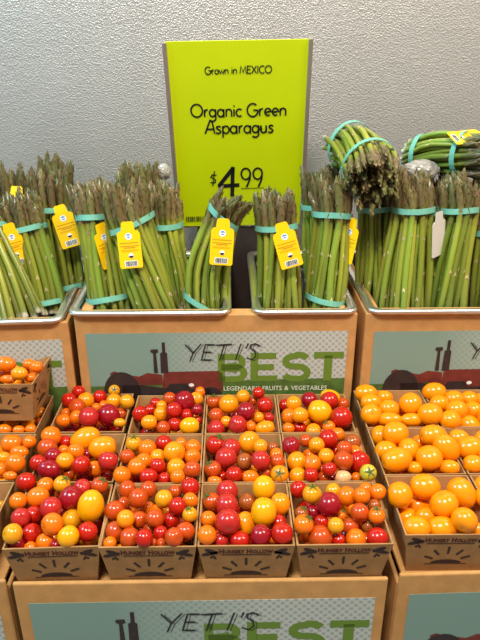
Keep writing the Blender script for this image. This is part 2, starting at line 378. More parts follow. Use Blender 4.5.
# ================================================================== asparagus
def catmull(P, s):           # P: list of (param, point)
    for i in range(len(P) - 1):
        if s <= P[i + 1][0] or i == len(P) - 2:
            t = (s - P[i][0]) / (P[i + 1][0] - P[i][0])
            p1 = P[i][1]; p2 = P[i + 1][1]
            p0 = P[i - 1][1] if i else p1 * 2 - p2; p3 = P[i + 2][1] if i + 2 < len(P) else p2 * 2 - p1
            return .5 * ((2 * p1) + (p2 - p0) * t + (2 * p0 - 5 * p1 + 4 * p2 - p3) * t * t + (3 * p1 - p0 - 3 * p2 + p3) * t ** 3)
SEC = [(0, .92), (.012, 1), (.12, 1), (.25, 1.02), (.38, 1), (.5, .98), (.62, .97), (.72, 1.0), (.79, 1.20), (.86, 1.22), (.92, 1.0), (.965, .60), (1.0, .1)]
def spear_mesh(path, r, rg, lift=.0019):
    vs = []; fs = []; uv = []; mi = []; S = 7
    pts = [catmull(path, s) for s, _ in SEC]
    ax = (pts[-1] - pts[0]).normalized(); u0 = ax.orthogonal().normalized()
    frames = []
    for i, (s, k) in enumerate(SEC):
        d = (pts[min(i + 1, len(SEC) - 1)] - pts[max(i - 1, 0)]).normalized()
        u = (u0 - d * u0.dot(d)).normalized(); v = d.cross(u); frames.append((pts[i], d, u, v, r * k))
        for j in range(S):
            a = 2 * PI * j / S
            vs.append(pts[i] + (u * math.cos(a) + v * math.sin(a)) * r * k); uv.append((j / S, s))
    for i in range(len(SEC) - 1):
        for j in range(S): fs.append((i * S + j, i * S + (j + 1) % S, (i + 1) * S + (j + 1) % S, (i + 1) * S + j)); mi.append(0)
    fs.append(tuple(range(S - 1, -1, -1))); mi.append(0)
    L = (pts[-1] - pts[0]).length
    def at(s):
        for i in range(len(SEC) - 1):
            if s <= SEC[i + 1][0]:
                t = (s - SEC[i][0]) / (SEC[i + 1][0] - SEC[i][0]); A = frames[i]; B = frames[i + 1]
                return A[0].lerp(B[0], t), A[1].lerp(B[1], t).normalized(), A[2].lerp(B[2], t).normalized(), A[3].lerp(B[3], t).normalized(), A[4] + (B[4] - A[4]) * t
        return frames[-1]
    def scale(s, a, ln, wd, lift):
        p, d, u, v, rr = at(s); nrm = u * math.cos(a) + v * math.sin(a); tn = v * math.cos(a) - u * math.sin(a)
        q, d2, u2, v2, r2 = at(min(s + ln / L, .999)); n2 = u2 * math.cos(a) + v2 * math.sin(a)
        n = len(vs)
        vs.extend([p + nrm * rr * .93 + tn * wd, p + nrm * (rr + .0007) + d * ln * .35, p + nrm * rr * .93 - tn * wd, p + nrm * (max(rr, r2) + lift) + d * ln])
        uv.extend([(0, s)] * 3 + [(0, min(1, s + .12))]); fs.extend([(n, n + 1, n + 3), (n + 1, n + 2, n + 3)]); mi.extend([1, 1])
    a = rg.random() * 6.28
    for s in (.16, .30, .43, .54, .64):
        scale(s + rg.uniform(-.03, .03), a, .0080, r * .62, .0005); a += 2.4
    for k in range(15):
        s = .70 + .26 * (k / 14) ** .9
        scale(s, a, .0145 - .005 * k / 14, r * .85, lift * (1 - k / 22)); a += 2.4
    return mesh('spear', vs, fs, [M['spear'], M['scale']], True, mi, uv)
def disc(n, rg):
    out = []
    for k in range(n):
        rr = math.sqrt((k + .5) / n); a = k * 2.39996 + rg.uniform(-.12, .12); out.append((rr * math.cos(a), rr * math.sin(a)))
    return out
def V(a): return Vector([float(x) for x in a])

TAGP = {}
def tag_parts():
    o = []
    for cx, cz, r, a in ((.0125, .022, .0035, 0), (-.0125, .022, .0035, 90)): o += [(cx + r * math.cos(math.radians(a + 45 * i)), cz + r * math.sin(math.radians(a + 45 * i))) for i in range(3)]
    o = [(.016, -.028), (.016, .018), (.0135, .0215), (.0095, .0225), (.0085, .033), (.0065, .035), (-.0065, .035), (-.0085, .033), (-.0095, .0225), (-.0135, .0215), (-.016, .018), (-.016, -.028), (-.014, -.030), (.014, -.030)]
    b = MB(); b.poly(o[::-1], 0, .0006); TAGP['body'] = b
    b = MB(); b.poly(arc(0, .0145, .0048, .0048, 0, 360, 16)[:-1], -.0003); TAGP['logo_disc'] = (b.me('logo_disc', M['white']))
    b = MB(); b.poly(arc(0, .0145, .0034, .0034, 20, 160, 10) , -.0005); b.poly([(-.0025, .0125), (.0025, .0125), (.001, .0142), (-.001, .0142)], -.0005); TAGP['logo_mark'] = b.me('logo_mark', M['blue'])
    b = MB()
    for z, wd, t in ((.0055, .013, .0011), (.0012, .0135, .0011), (-.0012, .008, .0013), (-.0045, .012, .0004), (-.006, .0118, .0004)): b.ribbon([(-wd, z), (wd, z)], t, y=-.0003)
    TAGP['printed_lines'] = b.me('printed_lines', M['tagline'])
    b = MB(); b.poly(arc(.001, -.0125, .0036, .0036, 0, 360, 16)[:-1], -.0003); TAGP['seal'] = b.me('seal', M['white'])
    b = MB(); b.poly(arc(.001, -.0125, .0032, .0032, 180, 360, 10), -.0005); TAGP['seal_mark'] = b.me('seal_mark', M['printbrown'])
    b = MB(); b.poly([(-.009, -.0275), (.009, -.0275), (.009, -.0195), (-.009, -.0195)], -.0003); TAGP['barcode_field'] = b.me('barcode_field', M['white'])
    b = MB(); x = -.0078; rg = random.Random(3)
    while x < .0075:
        wd = rg.choice((.0004, .0007, .0011)); b.poly([(x, -.0268), (x + wd, -.0268), (x + wd, -.0202), (x, -.0202)], -.0005); x += wd + rg.choice((.0004, .0007))
    TAGP['barcode'] = b.me('barcode', M['ink'])
tag_parts()
TAGY = TAGP['body'].me('tag', M['tag']); TAGW = TAGP['body'].me('tag', M['tagback'])
def add_tag(parent, center, rot, tilt=0, yaw=0, back=False):
    """rot: turn in its own plane, tilt: lean back, yaw: turn to the side (degrees)"""
    center = center + Vector((0, -.004, .0)); mw = Matrix.Translation(center) @ Euler((0, 0, math.radians(yaw))).to_matrix().to_4x4() @ Euler((math.radians(tilt), 0, 0)).to_matrix().to_4x4() @ Euler((0, math.radians(rot), 0)).to_matrix().to_4x4()
    t = link('tag', TAGW if back else TAGY, parent, parent.matrix_basis.inverted() @ mw)
    t['label'] = 'pale back of a hang tag' if back else 'yellow hang tag with barcode'
    if not back:
        for k in ('logo_disc', 'logo_mark', 'printed_lines', 'seal', 'seal_mark', 'barcode_field', 'barcode'): link(k, TAGP[k], t)
    return t

def bunch(label, base, band, tip, Rb, Rn, Rt, n, r=.0042, lower=None, bandtilt=0, seed=1, band_on=True, sag=None, lift=.0019):
    rg = random.Random(seed); base = V(base); band = V(band); tip = V(tip)
    e = empty('asparagus_bunch', base); tag(e, label, 'asparagus', 'asparagus bunches in the pans')
    ax = (tip - base).normalized(); u = Vector((1, 0, 0)); u = (u - ax * u.dot(ax))
    if u.length < .3: u = Vector((0, 0, 1)) - ax * ax.z
    u.normalize(); v = ax.cross(u)
    sN = (band - base).length / ((band - base).length + (tip - band).length)
    mid = base.lerp(band, .5) + (V(sag) if sag is not None else Vector())
    tw = rg.uniform(-.5, .5)
    for (dx, dy) in disc(n, rg):
        def off(R, a, j):
            c, s = math.cos(a), math.sin(a); x = (dx * c - dy * s) * R + rg.uniform(-j, j); y = (dx * s + dy * c) * R + rg.uniform(-j, j)
            return u * x + v * y
        ln = rg.uniform(-.022, .010); rr = r * rg.uniform(.80, 1.22)
        P = [(0, base + off(Rb, tw, .003) - base + ax * rg.uniform(-.002, .003)), (sN * .5, mid + off((Rb + Rn) * .5, tw * .5, .0042) - base),
             (sN, band + off(Rn, 0, .0008) - base), (1, tip + off(Rt, -.1, .0055) + (tip - band).normalized() * ln - base)]
        link('spear', spear_mesh(P, rr, rg, lift), e)
    def ring(s, name):
        if s >= sN - .001: c = band - base; R = Rn; d = ((band - base).normalized() + (tip - band).normalized()).normalized()
        else: c = (base - base).lerp(band - base, s / sN); R = Rb + (Rn - Rb) * s / sN; d = (band - base).normalized(); c = c + (V(sag) * (4 * s / sN * (1 - s / sN)) if sag is not None else Vector())
        R += r * .72
        uu = (u - d * u.dot(d)).normalized(); vv = d.cross(uu); vs = []; fs = []; K = 30
        ph = rg.uniform(0, 6)
        for j in range(K):
            a = 2 * PI * j / K; q = uu * math.cos(a) + vv * math.sin(a)
            cc = c + d * (bandtilt * math.cos(a) * R + .0012 * math.sin(2 * a + ph)); wob = 1 + .02 * math.sin(3 * a + ph)
            for (dr, dh) in ((0, -.0040), (.0009, -.0040), (.0009, .0040), (0, .0040)): vs.append(cc + q * (R * wob + dr) + d * dh)
        for j in range(K):
            for k in range(4): fs.append((j * 4 + k, ((j + 1) % K) * 4 + k, ((j + 1) % K) * 4 + (k + 1) % 4, j * 4 + (k + 1) % 4))
        link('rubber_band', mesh('rubber_band', vs, fs, M['band']), e)
    if band_on: ring(sN, 'rubber_band')
    if lower: ring(lower, 'rubber_band')
    return e
ZB = .1465
def up(label, bx, bY, nx, ny, nY, tx, ty, tY, wb, wn, wt, n, **k):
    """upright bunch: base x at depth bY on the pan floor, band and tips given by photo point and depth; widths in px"""
    ZF = k.pop('zf', ZB); n = int(n * .92); wb *= 1.08; wn *= 1.10; wt *= 1.10
    q = aty(bx, 307, bY); B = np.array([q[0], bY, ZF]); Nn = aty(nx, ny, nY); T = aty(tx, ty, tY); s = lambda P: depth(P) / FPX / 2
    r = k.setdefault('r', .0046)
    return bunch(label, B, Nn, T, wb * s(B) - r, wn * s(Nn) - r, wt * s(T) - r, n, **k)

# --- left pan
ZL = ZB - .009
up('leaning asparagus bunch at the left edge, its stems fanning down to the right', 12, .354, -16, 232, .40, -34, 190, .43, 76, 44, 46, 34, seed=11, zf=ZL, r=.0046)
e = up('asparagus bunch with purple tips behind the leaning left-edge bunch', 50, .395, 27, 229, .43, 20, 193, .44, 40, 38, 42, 30, lower=.10, seed=12, zf=ZL)
add_tag(e, V(aty(15, 246, .395)), -4, -6, 42)
e = up('asparagus bunch at the left wearing a tilted yellow tag', 72, .455, 52, 209, .475, 49, 172, .485, 36, 38, 44, 30, lower=.12, seed=13, zf=ZL)
add_tag(e, V(aty(67, 227, .435)), -13, -12, 12)
up('asparagus bunch farthest back at the left, touching the steel wall', 62, .575, 54, 195, .575, 53, 157, .575, 34, 34, 38, 28, seed=14, zf=ZL)
e = up('asparagus bunch in the back corner at the left edge', 22, .50, 14, 205, .52, 10, 166, .53, 38, 40, 52, 30, seed=15, zf=ZL)
add_tag(e, V(aty(17, 208, .485)), 6, -20, 10)
# --- middle wide pan
e = up('upright asparagus bunch at the left end of the middle pan, two teal bands', 111, .366, 92, 217, .392, 88, 183, .405, 42, 32, 40, 30, lower=.15, seed=21)
add_tag(e, V(aty(107, 246, .374)), -7, -8, 50)
e = up('leaning asparagus bunch with a large upright yellow tag, middle pan', 160, .366, 132, 224, .385, 127, 184, .395, 48, 44, 50, 36, bandtilt=.25, seed=22)
add_tag(e, V(aty(130, 246, .347)), -4, -10, 0)
up('asparagus bunch standing tall behind the tagged one, its tips before the wall', 142, .50, 140, 205, .50, 138, 164, .505, 44, 42, 50, 32, seed=23)
up('asparagus bunch beside the left edge of the lime sign', 178, .405, 166, 226, .430, 163, 184, .44, 38, 32, 38, 28, seed=24)
up('dark asparagus bunch half hidden between the two left front bunches', 112, .45, 108, 215, .465, 106, 182, .47, 36, 34, 36, 26, seed=25)
e = up('asparagus bunch with tips bent right, in front of the price', 206, .364, 224, 216, .377, 238, 197, .372, 44, 34, 44, 34, lower=.11, bandtilt=-.35, seed=26, sag=(-.010, 0, .0))
add_tag(e, V(aty(222, 243, .343)), 4, -8, 0)
# --- middle narrow pan
e = up('asparagus bunch with an askew yellow tag, under the price digits', 281, .362, 276, 227, .385, 276, 192, .395, 46, 40, 44, 32, seed=31)
add_tag(e, V(aty(287, 246, .345)), -16, -8, 0)
e = up('asparagus bunch with two teal bands at the right end of the narrow pan', 326, .362, 332, 215, .390, 331, 180, .40, 42, 38, 44, 32, lower=.13, bandtilt=-.12, seed=32)
add_tag(e, V(aty(347, 241, .372)), 4, -8, -52)
up('asparagus bunch behind the right edge of the lime sign', 322, .50, 322, 205, .50, 320, 168, .505, 40, 38, 42, 28, seed=33)
# --- right pan
up('shaded asparagus bunch below the bunch that points at the viewer', 378, .42, 378, 208, .445, 380, 176, .45, 50, 40, 40, 30, seed=41)
e = up('upright asparagus bunch with straight green stems, left front of the right pan', 402, .362, 413, 210, .388, 412, 172, .398, 54, 39, 38, 34, seed=42)
add_tag(e, V(aty(438, 235, .366)), -4, -4, 40, back=True)
up('upright asparagus bunch next to the pale tag, right front of the right pan', 446, .366, 458, 210, .392, 459, 174, .402, 46, 37, 40, 32, seed=43)
up('asparagus bunch cut off by the right edge of the photo', 492, .37, 496, 232, .39, 498, 196, .40, 44, 40, 40, 30, seed=44)
up('asparagus bunch at the back of the right pan, only tips showing', 440, .47, 438, 208, .475, 436, 176, .48, 44, 42, 42, 28, seed=45)
up('asparagus bunch at the back of the right pan below the sideways bunch', 492, .49, 484, 208, .49, 482, 176, .49, 44, 42, 42, 26, seed=46)
# --- lying on top
def lying(label, a, b_, c, wa, wb_, wc, n, **k):
    A, B, C = aty(*a), aty(*b_), aty(*c); s = lambda P: depth(P) / FPX / 2
    r = k.setdefault('r', .0046)
    return bunch(label, A, B, C, wa * s(A) - r, wb_ * s(B) - r, wc * s(C) - r, n, **k)
lying('asparagus bunch lying on top with its dark tips pointing at the viewer', (344, 146, .505), (370, 167, .415), (373, 188, .352), 46, 58, 62, 52, lower=.16, r=.0038, seed=51, sag=(0, 0, .010), lift=.0007)
e = lying('asparagus bunch lying sideways on top, butts to the left', (410, 158, .545), (464, 155, .475), (500, 156, .43), 38, 46, 48, 46, lower=.14, r=.0040, seed=52, sag=(0, 0, .006), lift=.001)
add_tag(e, V(aty(468, 136, .47)), 82, -64, 10)

# crumpled clear wrap between the bunches
def wrap(loc, r, label, seed):
    bm = bmesh.new(); bmesh.ops.create_icosphere(bm, subdivisions=4, radius=1); rg = random.Random(seed)
    dirs = [Vector((rg.gauss(0, 1), rg.gauss(0, 1), rg.gauss(0, 1))).normalized() for _ in range(40)]
    for vtx in bm.verts:
        d = vtx.co.normalized(); k = max(d.dot(q) for q in dirs); vtx.co = Vector((d.x * r[0], d.y * r[1], d.z * r[2])) * (1 - .9 * (1 - k) + rg.uniform(-.03, .03))
    me = bpy.data.meshes.new('crumpled_wrap'); bm.to_mesh(me); bm.free(); me.materials.append(M['wrap'])
    o = link('crumpled_wrap', me); o.location = loc; return tag(o, label, 'plastic wrap', 'crumpled plastic wrap')
M['wrap'] = mat('clear_wrap', (186, 180, 170), .25, spec=.6); M['wrap'].node_tree.nodes['Principled BSDF'].inputs['Transmission Weight'].default_value = .35
wrap(V(aty(421, 171, .48)), (.030, .02, .018), 'crumpled whitish plastic wrap under the sideways asparagus bunch', 1)
wrap(V(aty(164, 172, .50)), (.011, .012, .014), 'crumpled whitish plastic wrap beside the left edge of the sign', 2)

# ================================================================== lime price sign
Pb = Vector((.252, .59, .2245)); Pt = Vector((.2465, .51, .5243))
sz = (Pt - Pb).normalized(); sx = (Vector((1, 0, 0)) - sz * sz.x).normalized(); sy = sz.cross(sx)
SM = Matrix((sx, sy, sz)).transposed().to_4x4(); SM.translation = Pb
sign = empty('price_sign'); sign.matrix_world = SM
tag(sign, 'lime green asparagus price sign leaning forward before the wall', 'sign')
SL = (Pt - Pb).length; SW = .1115
def suv(px, py):
    r = Vector([float(x) for x in ray(px, py)]); c = Vector([float(x) for x in CAM]); t = (Pb - c).dot(sy) / r.dot(sy); q = c + r * t - Pb
    return q.dot(sx), q.dot(sz)
b = MB(); b.box(-SW + .005, SW - .005, 0, .0025, 0, SL); b.build('card_panel', M['lime'], sign)
b = MB(); b.box(-SW, -SW + .0065, -.003, .006, -.004, SL - .001); bevel(b.build('side_channel', M['channel'], sign), .001)
b = MB(); b.box(SW - .0065, SW, -.003, .006, -.004, SL + .001); bevel(b.build('side_channel', M['channel'], sign), .001)
b = MB(); b.box(-SW, SW, .0026, .006, -.004, SL - .002); b.build('back_plate', M['channel'], sign)
b = MB(); b.box(-.075, .075, -.0015, .0015, -.235, 0); o = b.build('support_board', M['board'], sign, SM.inverted() @ Matrix.Translation((.250, .5955, .222)))
def sline(s, x0, x1, ybase, ycap, wd, y=-.0008):
    u0, v0 = suv(x0, ybase); u1, _ = suv(x1, ybase); _, v1 = suv(x0, ycap)
    mb = MB(); strokes_text(mb, s, u0, v0, v1 - v0, wd, y, width=u1 - u0)
    return mb.build('lettering', M['ink'], sign)
sline('Grown in MEXICO', 205, 272, 74, 66.5, .0016)
sline('Organic Green', 191, 286.5, 117, 104, .0026)
sline('Asparagus', 205, 274, 133.5, 120.5, .0027)
sline('$', 209, 218.5, 186, 171, .002)
sline('4', 218, 240, 195, 167.5, .0066)
sline('99', 240.5, 264, 187, 168, .0031)
b = MB(); p0 = suv(241, 188.3); p1 = suv(264, 187.6); b.ribbon([p0, p1], .0011, y=-.0008); b.build('underline', M['ink'], sign)
b = MB(); p0 = suv(264, 189.5); p1 = suv(272, 188.6); b.ribbon([p0, p1], .0016, y=-.0008); b.build('unit_lettering', M['printbrown'], sign)
b = MB(); u0, v0 = suv(186.5, 221.5); u1, v1 = suv(214, 216); x = u0; rg = random.Random(5)
while x < u1:
    wd = rg.choice((.0006, .0011, .0018)); b.poly([(x, v0), (x + wd, v0), (x + wd, v1), (x, v1)], -.0008); x += wd + rg.choice((.0007, .0012))
b.build('barcode', M['ink'], sign)
b = MB(); b.poly([suv(288, 215), suv(296, 215), suv(296, 212), suv(288, 212)], -.0008); b.build('small_print', M['printbrown'], sign)

# ================================================================== pint cartons
PH = .0577; TW = .0503; BW = .0418; TH = .0018      # height, half width at rim and at bottom, board thickness
def pint_body():
    def loop(h, z): return [(-h, -h, z), (h, -h, z), (h, h, z), (-h, h, z)]
    vs = loop(BW, 0) + loop(TW, PH) + loop(TW - TH, PH) + loop(BW - TH, .0016); fs = [(3, 2, 1, 0)]
    for k in range(3):
        for j in range(4): fs.append((k * 4 + j, k * 4 + (j + 1) % 4, k * 4 + 4 + (j + 1) % 4, k * 4 + 4 + j))
    fs.append((12, 13, 14, 15)); return mesh('carton_body', vs, fs, M['pint'])
PINT = pint_body()
HH, hw_ = font_mesh('lettering', [('H', .0090), ('UNGRY', .0072), (' ', .006), ('H', .0090), ('OLLOW', .0072)], M['printred'], .045)
for v in HH.vertices: v.co.x *= .056 / hw_; v.co.z += .0475
b = MB(); b.ribbon([(-.026, .0452), (.026, .0452)], .0012)
SUBL = b.me('fine_print', M['printbrown'])
b = MB()
for k, a in enumerate((22, 52, 90, 128, 158)):
    c, s = math.cos(math.radians(a)), math.sin(math.radians(a)); r0, r1 = (.0165, .027) if k in (0, 4) else (.0155, .0255) if k in (1, 3) else (.014, .0255)
    q = [(r0 * c, .0145 + r0 * s), (r1 * c, .0145 + r1 * s)]; b.ribbon(q, .0027)
RAYS = b.me('vent_slots', M['printbrown'])
b = MB(); b.poly([(-.017, .0135)] + [(.017 * math.cos(math.radians(t)), .0135 + .0055 * math.sin(math.radians(t))) for t in range(180, -1, -15)][1:-1] + [(.017, .0135)][::1])
b.ribbon([(-.023, .0118), (-.008, .0128), (.008, .0124), (.023, .0118)], .0012)
DOME = b.me('sun_emblem', M['printbrown'])
LEAVES = []
for s in (-1, 1):
    b = MB()
    for (x, z, a, l) in ((.036, .0505, 25, .0078), (.040, .0465, -15, .007), (.033, .048, 150, .005)):
        c, sn = math.cos(math.radians(a)), math.sin(math.radians(a)); pts = []
        for t in range(12):
            q = 2 * PI * t / 12; ex, ez = l * math.cos(q), l * .36 * math.sin(q); pts.append((s * (x + ex * c - ez * sn), z + ex * sn + ez * c))
        b.poly(pts if s > 0 else pts[::-1])
    for (x, z) in ((.034, .0425), (.0365, .041), (.0325, .040)): b.poly([(s * x + .0016 * math.cos(q * PI / 4), z + .0016 * math.sin(q * PI / 4)) for q in range(8)])
    LEAVES.append(b.me('leaf_emblem', M['printbrown']))
SLOPE = math.atan2(TW - BW, PH)
def pint(cx, cy, z, rz, label, side=False, rx=0, s=1.0):
    e = empty('pint_carton', (cx, cy, z)); e.rotation_euler = (rx, 0, rz); e.scale = (s, s, 1)
    tag(e, label, 'carton', 'brown pint cartons')
    link('carton_body', PINT, e)
    F = Matrix.Translation((0, -BW - .0004, 0)) @ Matrix.Rotation(SLOPE, 4, 'X')
    for nme, me in (('lettering', HH), ('fine_print', SUBL), ('vent_slots', RAYS), ('sun_emblem', DOME), ('leaf_emblem', LEAVES[0]), ('leaf_emblem', LEAVES[1])): link(nme, me, e, F)
    if side:
        S = Matrix.Rotation(PI / 2, 4, 'Z') @ F
        for nme, me in (('vent_slots', RAYS), ('sun_emblem', DOME), ('leaf_emblem', LEAVES[0]), ('leaf_emblem', LEAVES[1])): link(nme, me, e, S)
    return e
ZP = -.0124
cartons = {}
P0, PP = -.0067, .1019
rown = ('front', 'middle', 'back'); coln = ('leftmost', 'second', 'third', 'rightmost')
for r in range(3):
    for c in range(4):
        cx = P0 + PP * (c + .5); cy = -.0017 + PP * (r + .5); rz = math.radians(1.6) if (r, c) == (0, 0) else math.radians(rnd.uniform(-.5, .5))
        if c == 0: cx += (.0015, -.001, -.0055)[r]; cy += (0, .004, .0065)[r]
        pint(cx, cy, ZP, rz, f'{rown[r]} row brown pint carton of mixed tomatoes, {coln[c]} of four', s=.985 if (r, c) == (0, 0) else 1)
        cartons['FMB'[r] + str(c + 1)] = (cx, cy, ZP, f'{rown[r]} {coln[c]} mixed carton')
for r in range(3):
    for c in range(2):
        cx = .4139 + PP * (c + .5); cy = .0083 + .1005 * (r + .5)
        pint(cx, cy, ZP + .002, math.radians(rnd.uniform(-.4, .4)), f'{rown[r]} row brown pint carton of orange tomatoes, {("left", "right")[c]} of two at right', s=.985)
        cartons['R%d%d' % (r + 1, c + 1)] = (cx, cy, ZP + .002, f'{rown[r]} {("left", "right")[c]} orange carton')
for r in range(3):
    cx = -.0235 - .0503 - .0025 * r + .002; cy = .0085 + .1 * (r + .5) - .001
    pint(cx, cy, ZP, 0, f'{rown[r]} row brown pint carton cut off by the left edge', s=.97)
    cartons['L%d' % (r + 1)] = (cx, cy, ZP, f'{rown[r]} left-edge carton')
pint(-.0215 - .0485, .2595, .0545, 0, 'brown pint carton of orange tomatoes stacked on top at the left', side=True, rx=math.radians(-3), s=.90)
cartons['S'] = (-.0215 - .0485, .2590, .0545, 'stacked left carton')

